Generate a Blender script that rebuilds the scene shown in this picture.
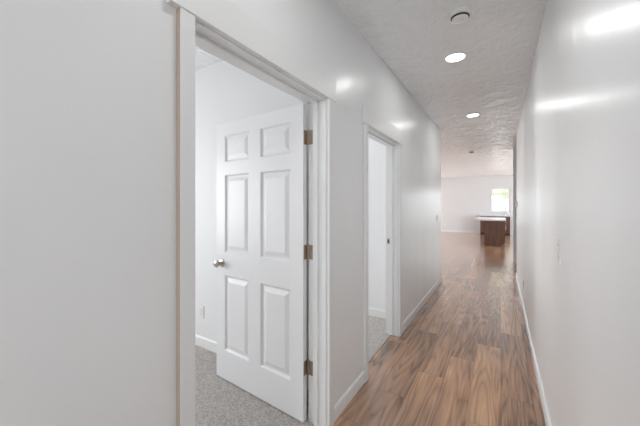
import bpy, bmesh, math, random
from mathutils import Vector, Matrix

S = bpy.context.scene
C = S.collection
for o in list(bpy.data.objects):
    bpy.data.objects.remove(o)

# ------------------------------------------------------------------ camera, sky, exposure
EYE = 1.39
cam_data = bpy.data.cameras.new('camera')
cam = bpy.data.objects.new('camera', cam_data)
C.objects.link(cam)
cam.location = (0, 0, EYE)
cam.rotation_euler = (math.radians(90), 0, math.radians(31.5))
cam_data.sensor_width = 36.0
cam_data.lens = 36.0 * 295 / 640
cam_data.shift_y = -9.0 / 640
cam_data.clip_start = 0.02
cam_data.clip_end = 200
S.camera = cam

world = bpy.data.worlds.new('overcast_sky')
S.world = world
world.use_nodes = True
wn = world.node_tree.nodes
wn['Background'].inputs[0].default_value = (0.93, 0.97, 1.0, 1)
wn['Background'].inputs[1].default_value = 4.0

S.view_settings.view_transform = 'Standard'
S.view_settings.look = 'None'
S.view_settings.gamma = 1
S.view_settings.use_curve_mapping = False
S.view_settings.exposure = 0.10

def area(name, loc, direction, sx, sy, power, color=(1, 1, 1), spread=180):
    d = bpy.data.lights.new(name, 'AREA')
    d.shape = 'RECTANGLE'
    d.size, d.size_y = sx, sy
    d.energy = power
    d.color = color
    d.spread = math.radians(spread)
    o = bpy.data.objects.new(name, d)
    C.objects.link(o)
    o.location = loc
    o.rotation_euler = Vector(direction).to_track_quat('-Z', 'Y').to_euler()
    return o

# daylight through the windows and glass doors, plus an added hall fill
Y_FILL = -2.55
YF = 15.90                      # far wall
area('daylight_patio_door', (-5.4, 15.85, 1.15), (0.42, -1, -0.15), 2.6, 2.1, 150, (0.92, 0.96, 1.0))
area('daylight_living_window', (-7.90, 10.5, 1.5), (1, 0, -0.1), 3.4, 1.5, 118, (0.92, 0.96, 1.0))
area('daylight_kitchen_side', (4.35, 11.6, 1.55), (-1, 0, -0.1), 2.2, 1.3, 135, (0.92, 0.96, 1.0))
area('daylight_kitchen_door', (1.45, YF + 0.02, 1.1), (-0.30, -1, -0.12), 1.2, 2.0, 20, (0.93, 0.96, 1.0))
area('daylight_bedroom', (-4.40, -0.1, 1.4), (1, 0.1, -0.4), 1.8, 1.4, 34, (0.98, 0.99, 1.0))
area('daylight_second_room', (-4.40, 2.7, 1.5), (1, 0.0, 0.0), 1.1, 1.3, 34, (0.98, 0.99, 1.0))
area('hall_fill', (-0.33, Y_FILL, 1.0), (0, 1, 0.9), 0.9, 1.8, 5, (0.97, 0.98, 1.0))  # added fill lamp behind the viewer, tilted up to brighten the hall
CAN_POWER = 2.6

# ------------------------------------------------------------------ dimensions
XL, XR = -0.916, 0.255          # hall wall faces
WT = 0.125                      # partition thickness
XLR = XL - WT                   # room side of the left wall
H = 2.70                        # ceiling
Y0 = -2.6                       # hall end behind
YE = 5.655                      # end of left wall
YR = 6.70                       # end of right wall
D1 = (0.646, 1.563)             # first doorway, jamb faces
D2 = (2.206, 3.061)             # second doorway
DH = 2.030                      # doorway height
CZ = 0.008                      # carpet height

# ------------------------------------------------------------------ materials
def newmat(name):
    m = bpy.data.materials.new(name)
    m.use_nodes = True
    nt = m.node_tree
    return m, nt, nt.nodes['Principled BSDF']

def N(nt, kind, **kw):
    n = nt.nodes.new(kind)
    for k, v in kw.items():
        setattr(n, k, v)
    return n

def L(nt, a, b):
    nt.links.new(a, b)

def coords(nt, scale=(1, 1, 1)):
    t = N(nt, 'ShaderNodeTexCoord')
    mp = N(nt, 'ShaderNodeMapping')
    mp.inputs['Scale'].default_value = scale
    L(nt, t.outputs['Object'], mp.inputs['Vector'])
    return mp.outputs['Vector']

def noise(nt, vec, scale, detail=2, rough=0.5):
    n = N(nt, 'ShaderNodeTexNoise')
    n.inputs['Scale'].default_value = scale
    n.inputs['Detail'].default_value = detail
    n.inputs['Roughness'].default_value = rough
    L(nt, vec, n.inputs['Vector'])
    return n.outputs['Fac']

def bump(nt, height, strength, dist, normal=None):
    b = N(nt, 'ShaderNodeBump')
    b.inputs['Strength'].default_value = strength
    b.inputs['Distance'].default_value = dist
    L(nt, height, b.inputs['Height'])
    if normal is not None:
        L(nt, normal, b.inputs['Normal'])
    return b.outputs['Normal']

def plain(name, col, rough=0.4, metal=0.0, spec=0.5):
    m, nt, p = newmat(name)
    p.inputs['Base Color'].default_value = (*col, 1)
    p.inputs['Roughness'].default_value = rough
    p.inputs['Metallic'].default_value = metal
    p.inputs['Specular IOR Level'].default_value = spec
    v = coords(nt)
    f = noise(nt, v, 120, 2)
    L(nt, bump(nt, f, 0.04, 0.002), p.inputs['Normal'])
    return m

def wall_paint(name, col, rough=0.29, taping=1.0, spec=0.36):
    # semi-gloss paint: fine roller stipple, plus the slow waves of taped drywall
    m, nt, p = newmat(name)
    p.inputs['Roughness'].default_value = rough
    p.inputs['Specular IOR Level'].default_value = spec
    v = coords(nt)
    slow = noise(nt, coords(nt, (1, 1, 0.12)), 2.2, 2, 0.5)
    fine = noise(nt, v, 95, 2, 0.6)
    n1 = bump(nt, slow, 0.7 * taping, 0.02)
    L(nt, bump(nt, fine, 0.10, 0.002, n1), p.inputs['Normal'])
    mix = N(nt, 'ShaderNodeMix', data_type='RGBA')
    mix.inputs['A'].default_value = (*[c * 0.97 for c in col], 1)
    mix.inputs['B'].default_value = (*[min(1, c * 1.02) for c in col], 1)
    L(nt, noise(nt, v, 1.6, 2), mix.inputs['Factor'])
    L(nt, mix.outputs['Result'], p.inputs['Base Color'])
    return m

def ceiling_paint():
    # knock-down texture: flattened splotches with crisp edges
    m, nt, p = newmat('knockdown_ceiling_paint')
    p.inputs['Base Color'].default_value = (0.89, 0.90, 0.91, 1)
    p.inputs['Roughness'].default_value = 0.19
    p.inputs['Specular IOR Level'].default_value = 0.8
    v = coords(nt)
    n = noise(nt, v, 11, 4, 0.62)
    r = N(nt, 'ShaderNodeValToRGB')
    r.color_ramp.elements[0].position = 0.44
    r.color_ramp.elements[1].position = 0.58
    L(nt, n, r.inputs['Fac'])
    b1 = bump(nt, r.outputs['Color'], 0.55, 0.006)
    big = noise(nt, v, 3.5, 2)
    L(nt, bump(nt, big, 0.7, 0.035, b1), p.inputs['Normal'])
    return m

def math_node(nt, op, a, b=None):
    n = N(nt, 'ShaderNodeMath', operation=op)
    for i, x in enumerate((a, b)):
        if x is None:
            continue
        if isinstance(x, (int, float)):
            n.inputs[i].default_value = x
        else:
            L(nt, x, n.inputs[i])
    return n.outputs[0]

def plank_floor():
    m, nt, p = newmat('walnut_vinyl_planks')
    t = N(nt, 'ShaderNodeTexCoord')
    sp = N(nt, 'ShaderNodeSeparateXYZ')
    L(nt, t.outputs['Object'], sp.inputs[0])
    W, LEN = 0.1945, 1.22
    u = math_node(nt, 'DIVIDE', sp.outputs['X'], W)
    col = math_node(nt, 'FLOOR', u)
    fu = math_node(nt, 'FRACT', u)
    stagger = math_node(nt, 'ADD', math_node(nt, 'MULTIPLY', col, 0.6705), 0.943)
    off = math_node(nt, 'ADD', stagger, math_node(nt, 'DIVIDE', sp.outputs['Y'], LEN))
    row = math_node(nt, 'FLOOR', off)
    fv = math_node(nt, 'FRACT', off)
    cmb = N(nt, 'ShaderNodeCombineXYZ')
    L(nt, col, cmb.inputs[0]); L(nt, row, cmb.inputs[1])
    wn2 = N(nt, 'ShaderNodeTexWhiteNoise', noise_dimensions='3D')
    L(nt, cmb.outputs[0], wn2.inputs['Vector'])
    rnd = wn2.outputs['Value']
    # grain: stretched along each plank, shifted per plank
    sh = N(nt, 'ShaderNodeVectorMath', operation='SCALE')
    L(nt, wn2.outputs['Color'], sh.inputs[0]); sh.inputs['Scale'].default_value = 37.0
    ad = N(nt, 'ShaderNodeVectorMath', operation='ADD')
    L(nt, t.outputs['Object'], ad.inputs[0]); L(nt, sh.outputs[0], ad.inputs[1])
    def stretched(s):
        mp = N(nt, 'ShaderNodeMapping')
        mp.inputs['Scale'].default_value = s
        L(nt, ad.outputs[0], mp.inputs['Vector'])
        return mp.outputs['Vector']
    cath = noise(nt, stretched((5.0, 0.42, 1)), 1.3, 1.5, 0.5)       # contour bands give cathedral figure
    rings = math_node(nt, 'FRACT', math_node(nt, 'MULTIPLY', cath, 13.0))
    rings = math_node(nt, 'ABSOLUTE', math_node(nt, 'SUBTRACT', rings, 0.5))
    rings = math_node(nt, 'POWER', math_node(nt, 'MULTIPLY', rings, 2.0), 0.45)
    fine = noise(nt, stretched((95, 2.0, 1)), 1.0, 4, 0.65)
    broad = noise(nt, stretched((9, 0.9, 1)), 1.0, 3, 0.6)
    g = math_node(nt, 'ADD', math_node(nt, 'MULTIPLY', rings, 0.30), math_node(nt, 'MULTIPLY', fine, 0.74))
    g = math_node(nt, 'ADD', g, math_node(nt, 'SUBTRACT', math_node(nt, 'MULTIPLY', broad, 0.70), 0.30))
    g = math_node(nt, 'ADD', g, math_node(nt, 'MULTIPLY', math_node(nt, 'SUBTRACT', rnd, 0.5), 0.34))
    r = N(nt, 'ShaderNodeValToRGB')
    e = r.color_ramp.elements
    e[0].position, e[0].color = 0.30, (0.125, 0.064, 0.040, 1)
    e[1].position, e[1].color = 0.95, (0.72, 0.43, 0.25, 1)
    m1 = e.new(0.48); m1.color = (0.29, 0.160, 0.096, 1)
    m2 = e.new(0.68); m2.color = (0.47, 0.258, 0.150, 1)
    L(nt, g, r.inputs['Fac'])
    # seams
    def edge(f, w):
        a = math_node(nt, 'ABSOLUTE', math_node(nt, 'SUBTRACT', f, 0.5))
        return math_node(nt, 'GREATER_THAN', a, 0.5 - w)
    seam = math_node(nt, 'MAXIMUM', edge(fu, 0.0075), edge(fv, 0.0012))
    mix = N(nt, 'ShaderNodeMix', data_type='RGBA')
    L(nt, math_node(nt, 'MULTIPLY', seam, 0.65), mix.inputs['Factor'])
    L(nt, r.outputs['Color'], mix.inputs['A'])
    mix.inputs['B'].default_value = (0.06, 0.033, 0.022, 1)
    L(nt, mix.outputs['Result'], p.inputs['Base Color'])
    p.inputs['Roughness'].default_value = 0.22
    p.inputs['Specular IOR Level'].default_value = 0.7
    p.inputs['Coat Weight'].default_value = 0.9
    p.inputs['Coat Roughness'].default_value = 0.20
    b1 = bump(nt, math_node(nt, 'SUBTRACT', 1.0, seam), 0.25, 0.001)
    L(nt, bump(nt, fine, 0.05, 0.001, b1), p.inputs['Normal'])
    return m

def carpet_mat(name, c0, c1):
    m, nt, p = newmat(name)
    v = coords(nt)
    a = noise(nt, v, 150, 3, 0.7)
    b = noise(nt, v, 55, 2, 0.6)
    s = math_node(nt, 'ADD', math_node(nt, 'MULTIPLY', a, 0.65), math_node(nt, 'MULTIPLY', b, 0.35))
    r = N(nt, 'ShaderNodeValToRGB')
    e = r.color_ramp.elements
    e[0].position, e[0].color = 0.36, (*c0, 1)
    e[1].position, e[1].color = 0.62, (*c1, 1)
    L(nt, s, r.inputs['Fac'])
    L(nt, r.outputs['Color'], p.inputs['Base Color'])
    p.inputs['Roughness'].default_value = 0.95
    p.inputs['Specular IOR Level'].default_value = 0.1
    b1 = bump(nt, a, 0.9, 0.012)
    L(nt, bump(nt, b, 0.8, 0.03, b1), p.inputs['Normal'])
    return m

def wood_mat(name, dark, light):
    m, nt, p = newmat(name)
    v = coords(nt, (9, 9, 0.9))
    f = noise(nt, v, 3.0, 4, 0.6)
    r = N(nt, 'ShaderNodeValToRGB')
    e = r.color_ramp.elements
    e[0].position, e[0].color = 0.3, (*dark, 1)
    e[1].position, e[1].color = 0.72, (*light, 1)
    L(nt, f, r.inputs['Fac'])
    L(nt, r.outputs['Color'], p.inputs['Base Color'])
    p.inputs['Roughness'].default_value = 0.42
    return m

def quartz_mat(name, col):
    m, nt, p = newmat(name)
    v = coords(nt)
    f = noise(nt, v, 6, 5, 0.7)
    r = N(nt, 'ShaderNodeValToRGB')
    e = r.color_ramp.elements
    e[0].position, e[0].color = 0.3, (*[c * 0.93 for c in col], 1)
    e[1].position, e[1].color = 0.6, (*col, 1)
    L(nt, f, r.inputs['Fac'])
    L(nt, r.outputs['Color'], p.inputs['Base Color'])
    p.inputs['Roughness'].default_value = 0.18
    return m

def glass_mat():
    m = bpy.data.materials.new('window_glass')
    m.use_nodes = True
    nt = m.node_tree
    nt.nodes.remove(nt.nodes['Principled BSDF'])
    out = nt.nodes['Material Output']
    tr = N(nt, 'ShaderNodeBsdfTransparent')
    tr.inputs[0].default_value = (0.95, 0.97, 0.96, 1)
    gl = N(nt, 'ShaderNodeBsdfGlossy')
    gl.inputs['Roughness'].default_value = 0.02
    mx = N(nt, 'ShaderNodeMixShader')
    mx.inputs[0].default_value = 0.06
    L(nt, tr.outputs[0], mx.inputs[1]); L(nt, gl.outputs[0], mx.inputs[2])
    L(nt, mx.outputs[0], out.inputs[0])
    return m

def lamp_mat(name, strength):
    m, nt, p = newmat(name)
    p.inputs['Base Color'].default_value = (0.9, 0.9, 0.88, 1)
    p.inputs['Emission Color'].default_value = (1.0, 0.97, 0.93, 1)
    p.inputs['Emission Strength'].default_value = strength
    p.inputs['Roughness'].default_value = 0.5
    return m

M = dict(
    wall=wall_paint('hall_wall_paint', (0.845, 0.852, 0.855)),
    room=wall_paint('bedroom_wall_paint', (0.85, 0.85, 0.855), 0.5, 0.4, 0.3),
    living=wall_paint('living_wall_paint', (0.78, 0.80, 0.82), 0.5, 0.4, 0.3),
    ceil=ceiling_paint(),
    trim=plain('white_trim_enamel', (0.82, 0.825, 0.825), 0.38),
    edge=plain('bare_fibreboard_edge', (0.44, 0.37, 0.29), 0.6),
    base=plain('white_baseboard_enamel', (0.86, 0.86, 0.85), 0.35),
    door=plain('white_door_enamel', (0.86, 0.86, 0.87), 0.38),
    nickel=plain('brushed_nickel', (0.50, 0.45, 0.40), 0.28, 1.0),
    hinge=plain('bronze_nickel_hinge', (0.42, 0.34, 0.27), 0.35, 0.9),
    steel=plain('polished_steel', (0.42, 0.43, 0.44), 0.2, 1.0),
    plate=plain('white_switch_plastic', (0.84, 0.84, 0.83), 0.35),
    slot=plain('dark_gap_shade', (0.05, 0.05, 0.05), 0.6),  # near-black tone stands for the shade inside slots, holes and gaps
    grey=plain('grey_plastic_and_shade', (0.28, 0.28, 0.28), 0.5),  # also carries the painted side shade round the switch rockers
    floor=plank_floor(),
    carpet=carpet_mat('grey_cut_pile_carpet', (0.40, 0.365, 0.34), (0.84, 0.79, 0.75)),
    wood=wood_mat('dark_stained_maple', (0.080, 0.038, 0.025), (0.170, 0.084, 0.056)),
    toe=plain('dark_toe_kick', (0.035, 0.022, 0.018), 0.6),
    quartz=quartz_mat('white_quartz', (0.86, 0.86, 0.86)),
    counter=quartz_mat('pale_grey_quartz', (0.62, 0.65, 0.69)),
    glass=glass_mat(),
    vinyl=plain('white_window_vinyl', (0.85, 0.85, 0.85), 0.4),
    lamp=lamp_mat('warm_white_diffuser', 9.0),
    leaf=plain('green_hedge_leaves', (0.46, 0.50, 0.38), 0.7),
    soil=plain('pale_gravel_yard', (0.60, 0.56, 0.52), 0.9),
    fence=plain('pale_yard_fence', (0.70, 0.68, 0.64), 0.8),
)

# ------------------------------------------------------------------ mesh helpers
def box(bm, x0, y0, z0, x1, y1, z1, bev=0.0, mi=0):
    m = Matrix.LocRotScale(Vector(((x0 + x1) / 2, (y0 + y1) / 2, (z0 + z1) / 2)), None,
                           Vector((abs(x1 - x0), abs(y1 - y0), abs(z1 - z0))))
    r = bmesh.ops.create_cube(bm, size=1, matrix=m)
    vs = r['verts']
    fs = {f for v in vs for f in v.link_faces}
    for f in fs:
        f.material_index = mi
    if bev:
        es = list({e for v in vs for e in v.link_edges})
        b = bmesh.ops.bevel(bm, geom=es, offset=bev, segments=2, affect='EDGES', profile=0.6)
        for f in b['faces']:
            f.material_index = mi
    return vs

def lathe(bm, profile, origin=(0, 0, 0), axis='Z', seg=28):
    # profile: (radius, height) pairs
    rings = []
    for r, h in profile:
        ring = []
        for k in range(seg):
            a = 2 * math.pi * k / seg
            p = (r * math.cos(a), r * math.sin(a), h)
            if axis == 'Y':
                p = (p[0], p[2], -p[1])
            elif axis == 'X':
                p = (p[2], p[0], p[1])
            ring.append(bm.verts.new((p[0] + origin[0], p[1] + origin[1], p[2] + origin[2])))
        rings.append(ring)
    for a, b in zip(rings, rings[1:]):
        for k in range(seg):
            bm.faces.new((a[k], a[(k + 1) % seg], b[(k + 1) % seg], b[k]))
    bm.faces.new(rings[0][::-1])
    bm.faces.new(rings[-1])
    bmesh.ops.recalc_face_normals(bm, faces=bm.faces)

def tube(bm, pts, rad, seg=10):
    pts = [Vector(p) for p in pts]
    rings = []
    for i, p in enumerate(pts):
        t = (pts[min(i + 1, len(pts) - 1)] - pts[max(i - 1, 0)]).normalized()
        up = Vector((1, 0, 0)) if abs(t.x) < 0.9 else Vector((0, 1, 0))
        a = t.cross(up).normalized(); b = t.cross(a)
        rings.append([bm.verts.new(p + rad * (math.cos(2 * math.pi * k / seg) * a + math.sin(2 * math.pi * k / seg) * b)) for k in range(seg)])
    for a, b in zip(rings, rings[1:]):
        for k in range(seg):
            bm.faces.new((a[k], a[(k + 1) % seg], b[(k + 1) % seg], b[k]))
    bm.faces.new(rings[0][::-1]); bm.faces.new(rings[-1])
    bmesh.ops.recalc_face_normals(bm, faces=bm.faces)

def obj(name, bm, mats, parent=None, smooth=False):
    me = bpy.data.meshes.new(name)
    bm.to_mesh(me); bm.free()
    for m in (mats if isinstance(mats, (list, tuple)) else [mats]):
        me.materials.append(m)
    if smooth:
        for p in me.polygons:
            p.use_smooth = True
        me.set_sharp_from_angle(angle=math.radians(35))
    o = bpy.data.objects.new(name, me)
    C.objects.link(o)
    if parent:
        o.parent = parent
    return o

def tag(o, label, cat, group=None, kind=None):
    o['label'] = label
    o['category'] = cat
    if group: o['group'] = group
    if kind: o['kind'] = kind
    return o

def struct(name, bm, mats, label, cat, smooth=False):
    return tag(obj(name, bm, mats, None, smooth), label, cat, kind='structure')

def empty(name, loc, label, cat, group=None, kind=None, rz=0.0):
    o = bpy.data.objects.new(name, None)
    o.empty_display_size = 0.1
    C.objects.link(o)
    o.location = loc
    o.rotation_euler = (0, 0, rz)
    return tag(o, label, cat, group, kind)

def boxes(rows, bev=0.0):
    bm = bmesh.new()
    for r in rows:
        box(bm, *r, bev=bev)
    return bm

# ------------------------------------------------------------------ floors and ceiling
bm = boxes([(-0.99, Y0 - 0.1, -0.12, XR + 0.02, YE - 0.06, 0),
            (-8.1, YE - 0.06, -0.12, 4.5, YF + 0.1, 0)])
struct('floor', bm, M['floor'], 'brown walnut-look plank floor running down the hallway', 'floor')
bm = boxes([(-4.5, Y0 - 0.1, -0.12, -0.99, 1.90, CZ)])
struct('floor_bedroom', bm, M['carpet'], 'speckled grey carpet under the open white panel door', 'carpet')
bm = boxes([(-4.5, 1.90, -0.12, -0.99, YE - 0.06, CZ)])
struct('floor_second_room', bm, M['carpet'], 'pale grey carpet inside the second doorway down the hall', 'carpet')
bm = boxes([(-8.2, Y0 - 0.2, H, 4.6, YF + 0.2, H + 0.12)])
struct('ceiling', bm, M['ceil'], 'glossy off-white knockdown textured ceiling over the hallway', 'ceiling')

# ------------------------------------------------------------------ walls
bm = boxes([(XLR, Y0, 0, XL, D1[0] - 0.02, H),
            (XLR, D1[0] - 0.02, DH + 0.02, XL, D1[1] + 0.02, H),
            (XLR, D1[1] + 0.02, 0, XL, D2[0] - 0.02, H),
            (XLR, D2[0] - 0.02, DH + 0.02, XL, D2[1] + 0.02, H),
            (XLR, D2[1] + 0.02, 0, XL, YE, H)])
bmesh.ops.remove_doubles(bm, verts=bm.verts, dist=1e-5)
struct('wall_left', bm, M['wall'], 'long off-white hallway wall pierced by the two doorways', 'wall')
bm = boxes([(XR, Y0, 0, XR + WT, YR, H)])
struct('wall_right', bm, M['wall'], 'long glossy off-white hallway wall with switch and outlet, no doors', 'wall')
bm = boxes([(XLR, Y0 - WT, 0, -0.80, Y0, H), (0.14, Y0 - WT, 0, XR + WT, Y0, H), (-0.80, Y0 - WT, 2.22, 0.14, Y0, H)])  # doorway-sized opening added to let fill light into the hall
struct('wall_back', bm, M['wall'], 'off-white wall behind the viewer with an unseen opening added for light', 'wall')
bm = boxes([(-4.5, 1.842, 0, XLR, 1.842 + WT, H)])
struct('wall_bedroom_end', bm, M['room'], 'white bedroom wall just behind the open panel door', 'wall')
bm = boxes([(-4.5, 3.45, 0, XLR, 3.45 + WT, H)])
struct('wall_second_room_end', bm, M['room'], 'grey-white wall seen through the second doorway', 'wall')
# outer side of the two rooms, with their window openings
bm = boxes([(-4.62, Y0, 0, -4.5, -0.85, H), (-4.62, -0.85, 0, -4.5, 1.05, 0.78), (-4.62, -0.85, 2.22, -4.5, 1.05, H),
            (-4.62, 1.05, 0, -4.5, 2.1, H), (-4.62, 2.1, 0, -4.5, 3.3, 0.83), (-4.62, 2.1, 2.17, -4.5, 3.3, H),
            (-4.62, 3.3, 0, -4.5, YE, H)])
struct('wall_outer_rooms', bm, M['room'], 'outer bedroom wall holding the bedroom windows', 'wall')
bm = boxes([(-4.5, Y0 - WT, 0, XLR, Y0, H)])
struct('wall_bedroom_near', bm, M['room'], 'white bedroom wall behind the viewer', 'wall')
# living room and kitchen shell
bm = boxes([(-8.0, YE - WT, 0, XLR, YE, H)])
struct('wall_living_near', bm, M['living'], 'living room wall turning away from the hallway corner', 'wall')
bm = boxes([(-8.12, YE - WT, 0, -8.0, 8.8, H), (-8.12, 8.8, 0, -8.0, 12.2, 0.75), (-8.12, 8.8, 2.25, -8.0, 12.2, H),
            (-8.12, 12.2, 0, -8.0, YF + WT, H)])
struct('wall_living_side', bm, M['living'], 'living room side wall with a wide window', 'wall')
WX0, WX1, WZ0, WZ1 = -0.42, 0.38, 1.00, 2.15
bm = boxes([(-8.0, YF, 0, -6.75, YF + WT, H), (-6.75, YF, 2.2, -4.05, YF + WT, H), (-4.05, YF, 0, WX0, YF + WT, H),
            (WX0, YF, 0, WX1, YF + WT, WZ0), (WX0, YF, WZ1, WX1, YF + WT, H), (WX1, YF, 0, 0.80, YF + WT, H), (0.80, YF, 2.15, 2.10, YF + WT, H), (2.10, YF, 0, 4.5, YF + WT, H)])
bmesh.ops.remove_doubles(bm, verts=bm.verts, dist=1e-5)
struct('wall_far', bm, M['living'], 'pale far wall with the kitchen window, beyond the hall', 'wall')
bm = boxes([(0.25, 8.3, 0, 4.5, 8.3 + WT, H)])
struct('wall_kitchen_end', bm, M['living'], 'grey wall end peeking past the far corner of the hall', 'wall')
bm = boxes([(3.0, YR - WT, 0, 3.12, 8.3, H), (XR + WT, YR - WT, 0, 3.0, YR, H)])
struct('wall_side_passage', bm, M['living'], 'walls of the side passage opening off the hall', 'wall')
bm = boxes([(4.5, 8.3, 0, 4.62, 10.5, H), (4.5, 10.5, 0, 4.62, 12.7, 0.9), (4.5, 10.5, 2.2, 4.62, 12.7, H),
            (4.5, 12.7, 0, 4.62, YF + WT, H)])
struct('wall_kitchen_side', bm, M['living'], 'kitchen side wall with its own window', 'wall')

# ------------------------------------------------------------------ baseboards
def base_run(bm, p0, p1, side, h=0.09, t=0.013):
    # p0 -> p1 along the wall face; side is the unit vector out of the wall
    d = Vector(p1) - Vector(p0)
    prof = [(0, 0), (t, 0), (t, h - 0.012), (t * 0.55, h - 0.002), (t * 0.35, h), (0, h)]
    rings = []
    for q in (Vector(p0), Vector(p1)):
        rings.append([bm.verts.new((q.x + side[0] * a, q.y + side[1] * a, q.z + b)) for a, b in prof])
    n = len(prof)
    for k in range(n):
        bm.faces.new((rings[0][k], rings[0][(k + 1) % n], rings[1][(k + 1) % n], rings[1][k]))
    bm.faces.new(rings[0]); bm.faces.new(rings[1])
    bmesh.ops.recalc_face_normals(bm, faces=bm.faces)

CW = 0.057
bm = bmesh.new()
base_run(bm, (XL, Y0, 0), (XL, D1[0] - 0.006 - CW, 0), (1, 0))
base_run(bm, (XL, D1[1] + 0.006 + CW, 0), (XL, D2[0] - 0.006 - CW, 0), (1, 0))
base_run(bm, (XL, D2[1] + 0.006 + CW, 0), (XL, YE, 0), (1, 0))
base_run(bm, (XL + 0.013, YE, 0), (-4.4, YE, 0), (0, 1))
struct('baseboard_left', bm, M['base'], 'white baseboard along the wall with the two doorways', 'baseboard')
bm = bmesh.new()
base_run(bm, (XR, Y0, 0), (XR, YR, 0), (-1, 0))
base_run(bm, (XR - 0.013, YR, 0), (2.9, YR, 0), (0, 1))
struct('baseboard_right', bm, M['base'], 'white baseboard along the doorless glossy hallway wall', 'baseboard')
bm = bmesh.new()
base_run(bm, (-4.05, YF, 0), (-1.0, YF, 0), (0, -1))
struct('baseboard_far', bm, M['base'], 'white baseboard under the pale far wall', 'baseboard')
bm = bmesh.new()
base_run(bm, (0.25, 8.3, 0), (3.0, 8.3, 0), (0, -1))
struct('baseboard_kitchen_end', bm, M['base'], 'short white baseboard on the grey wall end past the hall', 'baseboard')
bm = bmesh.new()
base_run(bm, (-4.5, 1.842, CZ), (XLR, 1.842, CZ), (0, -1), 0.098)
struct('baseboard_bedroom', bm, M['base'], 'white baseboard behind the open panel door', 'baseboard')
bm = bmesh.new()
base_run(bm, (-4.5, 3.45, CZ), (XLR, 3.45, CZ), (0, -1), 0.098)
struct('baseboard_second_room', bm, M['base'], 'white baseboard seen through the second doorway', 'baseboard')

# ------------------------------------------------------------------ doorway frames
def doorway(n, D, label, stop_x, side=None, DH=DH, over=0.020, ct=0.020):
    y0, y1 = D
    root = empty('trim_%d' % n, (XL, (y0 + y1) / 2, 0), label, 'door frame', kind='structure')
    ox, oy = XL, (y0 + y1) / 2
    def put(name, rows, mats, bev=0.0, edge_face=None):
        bm = bmesh.new()
        for r in rows:
            box(bm, r[0] - ox, r[1] - oy, r[2], r[3] - ox, r[4] - oy, r[5], bev)
        if edge_face:
            for f in bm.faces:
                if f.normal.y < -0.9:
                    f.material_index = 1
        return obj(name, bm, mats, root)
    rv = 0.006
    # jambs line the opening, stops stand proud of them
    put('jamb', [(XLR, y0 - 0.019, 0, XL, y0, DH)], M['trim'])
    far = put('jamb', [(XLR, y1, 0, XL, y1 + 0.019, DH)], M['trim'])
    put('head_jamb', [(XLR, y0 - 0.019, DH, XL, y1 + 0.019, DH + 0.019)], M['trim'])
    put('door_stop', [(stop_x, y0, CZ, stop_x + 0.034, y0 + 0.011, DH),
                      (stop_x, y1 - 0.011, CZ, stop_x + 0.034, y1, DH),
                      (stop_x, y0, DH - 0.011, stop_x + 0.034, y1, DH)], M['trim'], 0.001)
    ch = DH + rv
    put('side_casing', [(XL, y0 - rv - CW, 0, XL + ct, y0 - rv, ch)], [M['trim'], side or M['edge']], 0.002, True)
    put('side_casing', [(XL, y1 + rv, 0, XL + ct, y1 + rv + CW, ch)], M['trim'], 0.002)
    put('head_casing', [(XL, y0 - rv - CW - over, ch, XL + 0.027, y1 + rv + CW + 0.020, ch + 0.14)], M['trim'], 0.002)
    # room side
    put('side_casing', [(XLR - ct, y0 - rv - CW, 0, XLR, y0 - rv, ch)], M['trim'], 0.002)
    put('side_casing', [(XLR - ct, y1 + rv + 0.02, 0, XLR, y1 + rv + CW, ch)], M['trim'], 0.002)
    put('head_casing', [(XLR - 0.026, y0 - rv - CW - 0.014, ch, XLR, y1 + rv + CW + 0.014, ch + 0.14)], M['trim'], 0.002)
    return root, far

t1, j1 = doorway(1, D1, 'white doorway frame around the open panel door, tan on its side edge', XLR + 0.037, over=0.034, ct=0.023)
t2, j2 = doorway(2, D2, 'white frame of the second doorway farther down the hall, no door showing', XLR + 0.037, M['trim'], DH=2.012)
# latch strike on the far jamb of the second doorway
bm = bmesh.new()
oy = (D2[0] + D2[1]) / 2
box(bm, XLR + 0.006 - XL, D2[1] - 0.002 - oy, 0.965, XLR + 0.034 - XL, D2[1] - oy + 0.001, 1.022, 0.0006)
st = obj('strike_plate', bm, M['nickel'], t2)
st['label'] = 'small metal strike plate'
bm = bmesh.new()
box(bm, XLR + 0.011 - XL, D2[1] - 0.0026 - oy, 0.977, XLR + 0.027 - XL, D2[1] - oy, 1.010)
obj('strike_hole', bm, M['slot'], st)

# ------------------------------------------------------------------ open six-panel door
DW, DT, DTOP, DBOT = 0.895, 0.035, 2.022, 0.018

def panel_face(bm, xs, zs, panels, y, sgn, W, Z0, Z1):
    """One moulded face of a panel door in the plane y, facing sgn along Y. xs, zs: grid lines; panels: set of (i, j) cells."""
    def V(x, d, z):
        return bm.verts.new((x, y - sgn * d, z))
    for i in range(len(xs) - 1):
        for j in range(len(zs) - 1):
            x0, x1, z0, z1 = xs[i], xs[i + 1], zs[j], zs[j + 1]
            if (i, j) not in panels:
                q = [V(x0, 0, z0), V(x1, 0, z0), V(x1, 0, z1), V(x0, 0, z1)]
                bm.faces.new(q)
                continue
            loops = []
            for ins, d in ((0, 0), (0.003, 0.003), (0.012, 0.0125), (0.022, 0.0125), (0.028, 0.0105), (0.050, 0.0035), (0.054, 0.003)):
                loops.append([V(x0 + ins, d, z0 + ins), V(x1 - ins, d, z0 + ins), V(x1 - ins, d, z1 - ins), V(x0 + ins, d, z1 - ins)])
            for a, b in zip(loops, loops[1:]):
                for k in range(4):
                    bm.faces.new((a[k], a[(k + 1) % 4], b[(k + 1) % 4], b[k]))
            bm.faces.new(loops[-1])

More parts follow.
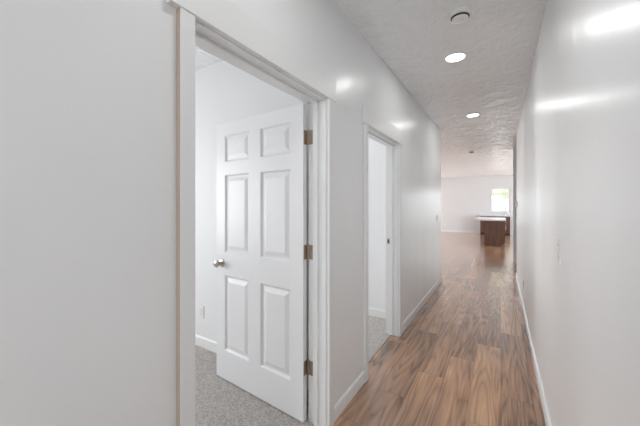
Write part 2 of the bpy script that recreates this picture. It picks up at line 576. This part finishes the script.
def panel_door_mesh():
    bm = bmesh.new()
    xs = [0, -0.106, -0.387, -0.508, -0.789, -DW]
    xs = xs[::-1]
    zs = [DBOT, 0.245, 0.833, 1.012, 1.617, 1.718, 1.922, DTOP]
    panels = {(i, j) for i in (1, 3) for j in (1, 3, 5)}
    panel_face(bm, xs, zs, panels, 0.0, -1, DW, DBOT, DTOP)
    panel_face(bm, xs, zs, panels, DT, 1, DW, DBOT, DTOP)
    # rim
    def quad(*p):
        bm.faces.new([bm.verts.new(q) for q in p])
    for j in range(len(zs) - 1):
        for x in (0, -DW):
            quad((x, 0, zs[j]), (x, DT, zs[j]), (x, DT, zs[j + 1]), (x, 0, zs[j + 1]))
    for i in range(len(xs) - 1):
        for z in (DBOT, DTOP):
            quad((xs[i], 0, z), (xs[i + 1], 0, z), (xs[i + 1], DT, z), (xs[i], DT, z))
    bmesh.ops.remove_doubles(bm, verts=bm.verts, dist=1e-5)
    bmesh.ops.recalc_face_normals(bm, faces=bm.faces)
    return bm

HX, HY = -1.058, 1.524
door = empty('door_1', (HX, HY, 0), 'white six-panel door swung open into the carpeted bedroom', 'door', kind='structure', rz=math.radians(-4.2))
leaf = obj('door_panel', panel_door_mesh(), M['door'], door)
# knob both sides
def knob(y, s):
    bm = bmesh.new()
    lathe(bm, [(0.0325, 0), (0.0325, s * 0.004), (0.028, s * 0.009), (0.014, s * 0.012), (0.011, s * 0.020), (0.011, s * 0.030),
               (0.018, s * 0.036), (0.0255, s * 0.044), (0.0275, s * 0.053), (0.024, s * 0.061), (0.012, s * 0.065), (0.006, s * 0.0655)],
          (-0.822, y, 0.925), 'Y', 28)
    o = obj('knob', bm, M['nickel'], door, True)
    o['label'] = 'brushed nickel round knob'
knob(0.0, -1)
knob(DT, 1)
bm = bmesh.new()
box(bm, -DW - 0.001, 0.006, 0.897, -DW + 0.001, 0.029, 0.953)
obj('latch_plate', bm, M['nickel'], door)
for hz in (1.812, 1.085, 0.352):
    bm = bmesh.new()
    hh = 0.045
    box(bm, -0.001, 0.004, hz - hh, 0.0025, DT + 0.006, hz + hh, 0.0007)        # leaf on the door edge
    for k in range(5):                                                          # knuckles
        z0 = hz - hh + k * 2 * hh / 5
        lathe(bm, [(0.0070, z0 + 0.0007), (0.0084, z0 + 0.0016), (0.0084, z0 + 0.0161), (0.0070, z0 + 0.0170)], (0.009, DT + 0.0035, 0), 'Z', 14)
    lathe(bm, [(0.003, hz + hh), (0.0055, hz + hh + 0.001), (0.004, hz + hh + 0.005), (0.001, hz + hh + 0.006)], (0.009, DT + 0.0035, 0), 'Z', 12)
    h = obj('hinge', bm, M['hinge'], door, True)
    h['label'] = 'bronze-toned butt hinge'
    bm = bmesh.new()                                                            # leaf let into the jamb
    box(bm, 0.010, D1[1] - HY - 0.0030, hz - hh, 0.054, D1[1] - HY - 0.0002, hz + hh, 0.0007)
    for (a, b) in ((0.022, -0.028), (0.040, 0.0), (0.022, 0.028)):
        lathe(bm, [(0.0042, -0.0034), (0.0040, -0.0028), (0.002, -0.0025)], (a, D1[1] - HY, hz + b), 'Y', 10)
    obj('hinge_leaf', bm, M['hinge'], h)

# ------------------------------------------------------------------ switches, outlets, thermostat
def frame_axes(axis):
    # local build: plate in the XZ plane facing -Y; returned angle turns it to face the wall normal
    return {'-Y': 0.0, '+X': math.radians(90), '-X': math.radians(-90)}[axis]

def plate_mesh(w=0.070, h=0.116, t=0.006):
    bm = bmesh.new()
    box(bm, -w / 2, -t, -h / 2, w / 2, 0, h / 2, 0.0022)
    return bm

def rocker_switch(loc, axis, label, group):
    r = empty('light_switch', loc, label, 'light switch', group, rz=frame_axes(axis))
    obj('cover_plate', plate_mesh(), M['plate'], r)
    bm = bmesh.new()
    vs = box(bm, -0.0165, -0.0105, -0.033, 0.0165, -0.0055, 0.033, 0.001)
    for v in bm.verts:
        if v.co.y < -0.007 and v.co.z < 0:
            v.co.y += 0.0030
    obj('rocker', bm, M['plate'], r)
    for z in (-0.048, 0.048):
        bm = bmesh.new()
        lathe(bm, [(0.003, -0.0070), (0.0028, -0.0064), (0.001, -0.0060)], (0, 0, z), 'Y', 10)
        obj('screw', bm, M['grey'], r)
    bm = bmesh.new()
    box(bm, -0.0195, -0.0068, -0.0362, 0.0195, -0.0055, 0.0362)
    obj('rocker_shade_rim', bm, M['grey'], r)  # dark rim paints the shaded sides of the rocker
    return r

def outlet(loc, axis, label, group):
    r = empty('wall_outlet', loc, label, 'outlet', group, rz=frame_axes(axis))
    obj('cover_plate', plate_mesh(), M['plate'], r)
    for z in (-0.0195, 0.0195):
        bm = bmesh.new()
        box(bm, -0.0165, -0.0075, z - 0.0135, 0.0165, -0.0055, z + 0.0135, 0.0015)
        f = obj('socket', bm, M['plate'], r)
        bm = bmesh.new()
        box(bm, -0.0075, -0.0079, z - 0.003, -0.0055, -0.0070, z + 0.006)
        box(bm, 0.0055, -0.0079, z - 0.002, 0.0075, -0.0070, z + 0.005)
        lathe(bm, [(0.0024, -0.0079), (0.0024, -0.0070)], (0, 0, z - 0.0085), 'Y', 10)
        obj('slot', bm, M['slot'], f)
    bm = bmesh.new()
    lathe(bm, [(0.003, -0.0068), (0.0028, -0.0062), (0.001, -0.0060)], (0, 0, 0), 'Y', 10)
    obj('screw', bm, M['grey'], r)
    return r

rocker_switch((XR, 1.905, 1.150), '-X', 'white rocker light switch halfway up the glossy doorless wall', 'hall light switches')
rocker_switch((XL, 5.27, 1.155), '+X', 'small white light switch near the far corner past the doorways', 'hall light switches')
outlet((XR, 4.73, 0.325), '-X', 'white outlet low on the doorless hallway wall above its baseboard', 'wall outlets')
outlet((-2.475, 1.842, 0.345), '-Y', 'white outlet low on the bedroom wall behind the open door', 'wall outlets')
outlet((-2.40, YF, 0.34), '-Y', 'tiny white outlet low on the pale far wall', 'wall outlets')

th = empty('thermostat', (XR, 6.42, 1.385), 'small pale thermostat at the far end of the doorless wall', 'thermostat', rz=frame_axes('-X'))
bm = bmesh.new(); box(bm, -0.065, -0.006, -0.055, 0.065, 0, 0.055, 0.002); obj('back_plate', bm, M['plate'], th)
bm = bmesh.new(); box(bm, -0.058, -0.027, -0.048, 0.058, -0.006, 0.048, 0.004); obj('housing', bm, M['plate'], th)
bm = bmesh.new(); box(bm, -0.036, -0.0285, -0.006, 0.036, -0.0265, 0.034); obj('display', bm, M['grey'], th)
bm = bmesh.new()
for x in (-0.02, 0.02):
    box(bm, x - 0.010, -0.0295, -0.030, x + 0.010, -0.0265, -0.020, 0.001)
obj('button', bm, M['plate'], th)

# ------------------------------------------------------------------ recessed lights and detectors
def recessed_light(x, y, label, lit=True):
    r = empty('recessed_light', (x, y, H), label, 'ceiling light', 'recessed lights in the ceiling')
    bm = bmesh.new()
    seg = 40
    prof = [(0.094, 0.0), (0.094, -0.004), (0.088, -0.0075), (0.080, -0.008), (0.076, -0.005), (0.076, 0.0)]
    rings = [[bm.verts.new((a * math.cos(2 * math.pi * k / seg), a * math.sin(2 * math.pi * k / seg), b)) for k in range(seg)] for a, b in prof]
    for p, q in zip(rings, rings[1:]):
        for k in range(seg):
            bm.faces.new((p[k], p[(k + 1) % seg], q[(k + 1) % seg], q[k]))
    bmesh.ops.recalc_face_normals(bm, faces=bm.faces)
    obj('trim_ring', bm, M['plate'], r, True)
    bm = bmesh.new()
    lathe(bm, [(0.0765, -0.001), (0.0765, -0.0050), (0.04, -0.0058), (0.01, -0.006)], (0, 0, 0), 'Z', 40)
    obj('diffuser', bm, M['lamp'], r, True)
    d = bpy.data.lights.new('led_disc', 'AREA')
    d.shape = 'DISK'; d.size = 0.15; d.energy = CAN_POWER; d.color = (1.0, 1.0, 1.0)
    lo = bpy.data.objects.new('led_disc', d)
    C.objects.link(lo)
    lo.parent = r
    lo.location = (0, 0, -0.0095)
    return r

recessed_light(-0.345, 2.875, 'lit round recessed light nearest the smoke alarm over the hall')
recessed_light(-0.349, 4.88, 'second lit round recessed light, near the end of the hall')
recessed_light(-0.345, 0.87, 'lit recessed light overhead near the first doorway')
recessed_light(-0.345, -1.13, 'lit recessed light over the hall behind the viewer')

def smoke_alarm(x, y, label, s=1.0):
    r = empty('smoke_alarm', (x, y, H), label, 'smoke alarm', 'alarms on the ceiling')
    bm = bmesh.new()
    lathe(bm, [(0.080 * s, 0.0), (0.080 * s, -0.014), (0.076 * s, -0.021), (0.066 * s, -0.024), (0.0605 * s, -0.0235)], (0, 0, 0), 'Z', 44)
    obj('mounting_base', bm, M['plate'], r, True)
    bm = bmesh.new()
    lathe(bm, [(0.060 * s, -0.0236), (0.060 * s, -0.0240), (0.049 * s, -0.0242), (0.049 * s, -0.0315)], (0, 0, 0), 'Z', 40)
    obj('vent_gap', bm, M['slot'], r)  # shade of the recess under the cover, put into a dark part
    bm = bmesh.new()
    lathe(bm, [(0.048 * s, -0.0310), (0.052 * s, -0.0320), (0.052 * s, -0.0345), (0.047 * s, -0.0385), (0.030 * s, -0.0405), (0.010 * s, -0.0410)], (0, 0, 0), 'Z', 40)
    o = obj('cover', bm, M['plate'], r, True)
    bm = bmesh.new()
    lathe(bm, [(0.010 * s, -0.0400), (0.009 * s, -0.0430), (0.004 * s, -0.0435)], (0.020 * s, 0.01, 0), 'Z', 16)
    obj('test_button', bm, M['plate'], o, True)
    return r

smoke_alarm(-0.240, 2.24, 'round white smoke alarm on the ceiling before the first recessed light')
smoke_alarm(-0.62, 8.3, 'small alarm on the ceiling beyond the end of the hall')

# ------------------------------------------------------------------ windows
def slider_window(n, loc, rz, w, h, mull, label, vertical=True):
    """Local frame: opening from x 0..w, z 0..h, wall depth along +Y (outwards)."""
    root = empty('window_%d' % n, loc, label, 'window', kind='structure', rz=rz)
    f = 0.045
    y0, y1 = 0.03, 0.10
    rows = [(0, y0, 0, w, y1, f), (0, y0, h - f, w, y1, h), (0, y0, f, f, y1, h - f), (w - f, y0, f, w, y1, h - f)]
    obj('window_frame', boxes(rows, 0.003), M['vinyl'], root)
    for (a, b, dy) in ((f, mull + 0.02, 0.045), (mull - 0.02, w - f, 0.068)):
        s = 0.032
        rows = [(a, dy, f, b, dy + 0.022, f + s), (a, dy, h - f - s, b, dy + 0.022, h - f),
                (a, dy, f + s, a + s, dy + 0.022, h - f - s), (b - s, dy, f + s, b, dy + 0.022, h - f - s)]
        sash = obj('sash', boxes(rows, 0.002), M['vinyl'], root)
        obj('pane', boxes([(a + s - 0.004, dy + 0.009, f + s - 0.004, b - s + 0.004, dy + 0.013, h - f - s + 0.004)]), M['glass'], sash)
    # painted drywall sill
    obj('window_sill', boxes([(-0.03, -0.02, -0.022, w + 0.03, y0, 0.0)], 0.003), M['trim'], root)
    return root

slider_window(1, (WX0, YF, WZ0), 0, WX1 - WX0, WZ1 - WZ0, 0.595, 'bright sliding kitchen window in the far wall above the counter')
slider_window(2, (0.80, YF, 0.02), 0, 1.30, 2.13, 0.65, 'sliding glass door in the far kitchen wall, tucked behind the wall end')
slider_window(3, (-6.75, YF, 0.02), 0, 2.70, 2.18, 1.35, 'wide sliding glass patio door of the living room')

# ------------------------------------------------------------------ kitchen
def bar_pull(parent, x, y, z, vertical=True, l=0.13, out=-1):
    bm = bmesh.new()
    if vertical:
        tube(bm, [(x, y, z - l / 2), (x, y + out * 0.028, z - l / 2), (x, y + out * 0.03, z - l / 2 + 0.01), (x, y + out * 0.03, z + l / 2 - 0.01), (x, y + out * 0.028, z + l / 2), (x, y, z + l / 2)], 0.005)
    else:
        tube(bm, [(x - l / 2, y, z), (x - l / 2, y + out * 0.028, z), (x - l / 2 + 0.01, y + out * 0.03, z), (x + l / 2 - 0.01, y + out * 0.03, z), (x + l / 2, y + out * 0.028, z), (x + l / 2, y, z)], 0.005)
    return obj('handle', bm, M['steel'], parent, True)

def shaker(parent, x0, z0, x1, z1, y, name, drawer=False):
    """shaker front facing -Y at plane y."""
    bm = bmesh.new()
    w = 0.055 if not drawer else 0.035
    box(bm, x0, y - 0.012, z0, x1, y, z1)
    for r in ((x0, z0, x1, z0 + w), (x0, z1 - w, x1, z1), (x0, z0 + w, x0 + w, z1 - w), (x1 - w, z0 + w, x1, z1 - w)):
        box(bm, r[0], y - 0.020, r[1], r[2], y - 0.012, r[3], 0.0015)
    return obj(name, bm, M['wood'], parent)

def base_cabinet(x0, x1, label):
    yb, yf = YF - 0.002, YF - 0.60
    r = empty('base_cabinet', ((x0 + x1) / 2, yf, 0), label, 'kitchen cabinet', 'base cabinets along the far wall')
    c = (x0 + x1) / 2
    w = (x1 - x0) / 2 - 0.001
    obj('body', boxes([(-w, 0.001, 0.10, w, yb - yf, 0.835)]), M['wood'], r)
    obj('toe_kick', boxes([(-w, 0.06, 0, w, yb - yf, 0.10)]), M['toe'], r)
    n = 2 if w > 0.28 else 1
    dw = 2 * w / n
    for k in range(n):
        a = -w + k * dw
        d = shaker(r, a + 0.003, 0.115, a + dw - 0.003, 0.70, 0, 'door')
        bar_pull(d, (a + dw - 0.04) if (k == 0) else (a + 0.04), -0.020, 0.60)
        d = shaker(r, a + 0.003, 0.71, a + dw - 0.003, 0.825, 0, 'drawer', True)
        bar_pull(d, a + dw / 2, -0.020, 0.77, False)
    return r

base_cabinet(-0.80, -0.22, 'brown base cabinet at the window run end, half hidden by the island')
base_cabinet(-0.22, 0.35, 'brown sink cabinet under the bright kitchen window')

bm = boxes([(-0.815, YF - 0.635, 0.836, 0.365, YF - 0.001, 0.880)], 0.003)
ct = tag(obj('countertop', bm, M['counter']), 'pale grey countertop along the far wall under the window', 'countertop')
# faucet
fc = empty('faucet', (0.19, YF - 0.12, 0.8805), 'gooseneck kitchen faucet in front of the window', 'faucet')
bm = bmesh.new(); lathe(bm, [(0.026, 0), (0.026, 0.006), (0.018, 0.012), (0.016, 0.075), (0.013, 0.08)], (0, 0, 0), 'Z', 20)
obj('base', bm, M['steel'], fc, True)
pts = [(0, 0, 0.07), (0, 0, 0.26)] + [(0, -0.08 + 0.08 * math.cos(a), 0.26 + 0.08 * math.sin(a)) for a in [math.pi * k / 10 for k in range(1, 11)]] + [(0, -0.16, 0.20)]
bm = bmesh.new(); tube(bm, pts, 0.0125, 14); obj('spout', bm, M['steel'], fc, True)
bm = bmesh.new(); tube(bm, [(0.016, 0, 0.05), (0.045, 0, 0.058), (0.10, -0.01, 0.085)], 0.006, 10); obj('lever', bm, M['steel'], fc, True)

# island
IX0, IX1, IY0, IY1 = -0.465, 0.118, 11.30, 13.05
isl = empty('kitchen_island', ((IX0 + IX1) / 2, IY0, 0), 'dark brown kitchen island with overhanging white top on the plank floor', 'kitchen island')
cx = (IX0 + IX1) / 2
hw = (IX1 - IX0) / 2
obj('end_panel', boxes([(-hw, 0, 0, hw - 0.075, 0.02, 0.836), (hw - 0.075, 0, 0.10, hw, 0.02, 0.836)]), M['wood'], isl)
obj('body', boxes([(-hw + 0.02, 0.021, 0.10, hw - 0.022, IY1 - IY0 - 0.02, 0.836)]), M['wood'], isl)
obj('toe_kick', boxes([(-hw + 0.02, 0.021, 0, hw - 0.08, IY1 - IY0 - 0.02, 0.10)]), M['toe'], isl)
obj('back_panel', boxes([(-hw, 0.021, 0, -hw + 0.019, IY1 - IY0, 0.836)]), M['wood'], isl)
nd = 3
dl = (IY1 - IY0 - 0.06) / nd
for k in range(nd):
    a = 0.03 + k * dl
    for (z0, z1, nm, drawer) in ((0.115, 0.70, 'door', False), (0.71, 0.825, 'drawer', True)):
        bm = bmesh.new()
        w = 0.035 if drawer else 0.055
        x = hw - 0.021
        box(bm, x, a + 0.002, z0, x + 0.012, a + dl - 0.002, z1)
        for r in ((a + 0.002, z0, a + dl - 0.002, z0 + w), (a + 0.002, z1 - w, a + dl - 0.002, z1),
                  (a + 0.002, z0 + w, a + 0.002 + w, z1 - w), (a + dl - 0.002 - w, z0 + w, a + dl - 0.002, z1 - w)):
            box(bm, x + 0.012, r[0], r[1], x + 0.020, r[2], r[3], 0.0015)
        d = obj(nm, bm, M['wood'], isl)
        bm = bmesh.new()
        hz, hy = (0.60, a + 0.05) if not drawer else (0.77, a + dl / 2)
        if drawer:
            tube(bm, [(hw - 0.001, hy - 0.06, hz), (hw + 0.028, hy - 0.06, hz), (hw + 0.03, hy - 0.05, hz), (hw + 0.03, hy + 0.05, hz), (hw + 0.028, hy + 0.06, hz), (hw - 0.001, hy + 0.06, hz)], 0.005)
        else:
            tube(bm, [(hw - 0.001, hy, hz - 0.06), (hw + 0.028, hy, hz - 0.06), (hw + 0.03, hy, hz - 0.05), (hw + 0.03, hy, hz + 0.05), (hw + 0.028, hy, hz + 0.06), (hw - 0.001, hy, hz + 0.06)], 0.005)
        obj('handle', bm, M['steel'], d, True)
o = obj('island_top', boxes([(-0.775 - cx, -0.03, 0.837, 0.150 - cx, IY1 - IY0 + 0.03, 0.880)], 0.004), M['quartz'], isl)
o['label'] = 'thick white quartz top'

# ------------------------------------------------------------------ yard outside the kitchen window
bm = boxes([(-12, YF + WT + 0.05, -0.3, 12, YF + 22, -0.15)])
tag(obj('gravel_yard', bm, M['soil']), 'pale ground outside the kitchen window', 'ground', kind='structure')
bm = bmesh.new()
for k in range(46):
    x = -8 + k * 0.35
    box(bm, x, YF + 9.0, -0.15, x + 0.335, YF + 9.03, 1.75)
tag(obj('yard_fence', bm, M['fence']), 'pale board fence outside beyond the kitchen window', 'fence')
random.seed(4)
bm = bmesh.new()
bmesh.ops.create_icosphere(bm, subdivisions=4, radius=1.0)
for v in bm.verts:
    n = 1 + 0.16 * math.sin(9 * v.co.x + 3 * v.co.z) * math.cos(8 * v.co.y) + random.uniform(-0.07, 0.07)
    v.co = Vector((v.co.x * 2.6 * n, v.co.y * 1.2 * n, v.co.z * 1.5 * n))
o = obj('yard_tree', bm, M['leaf'])
o.location = (1.0, YF + 12.5, 3.4)
tag(o, 'hazy green tree crown outside above the fence', 'tree')
bm = bmesh.new()
tube(bm, [(0, 0, -3.55), (0.05, 0, -2.0), (0, 0.05, -0.6)], 0.14, 10)
obj('trunk', bm, M['toe'], o)
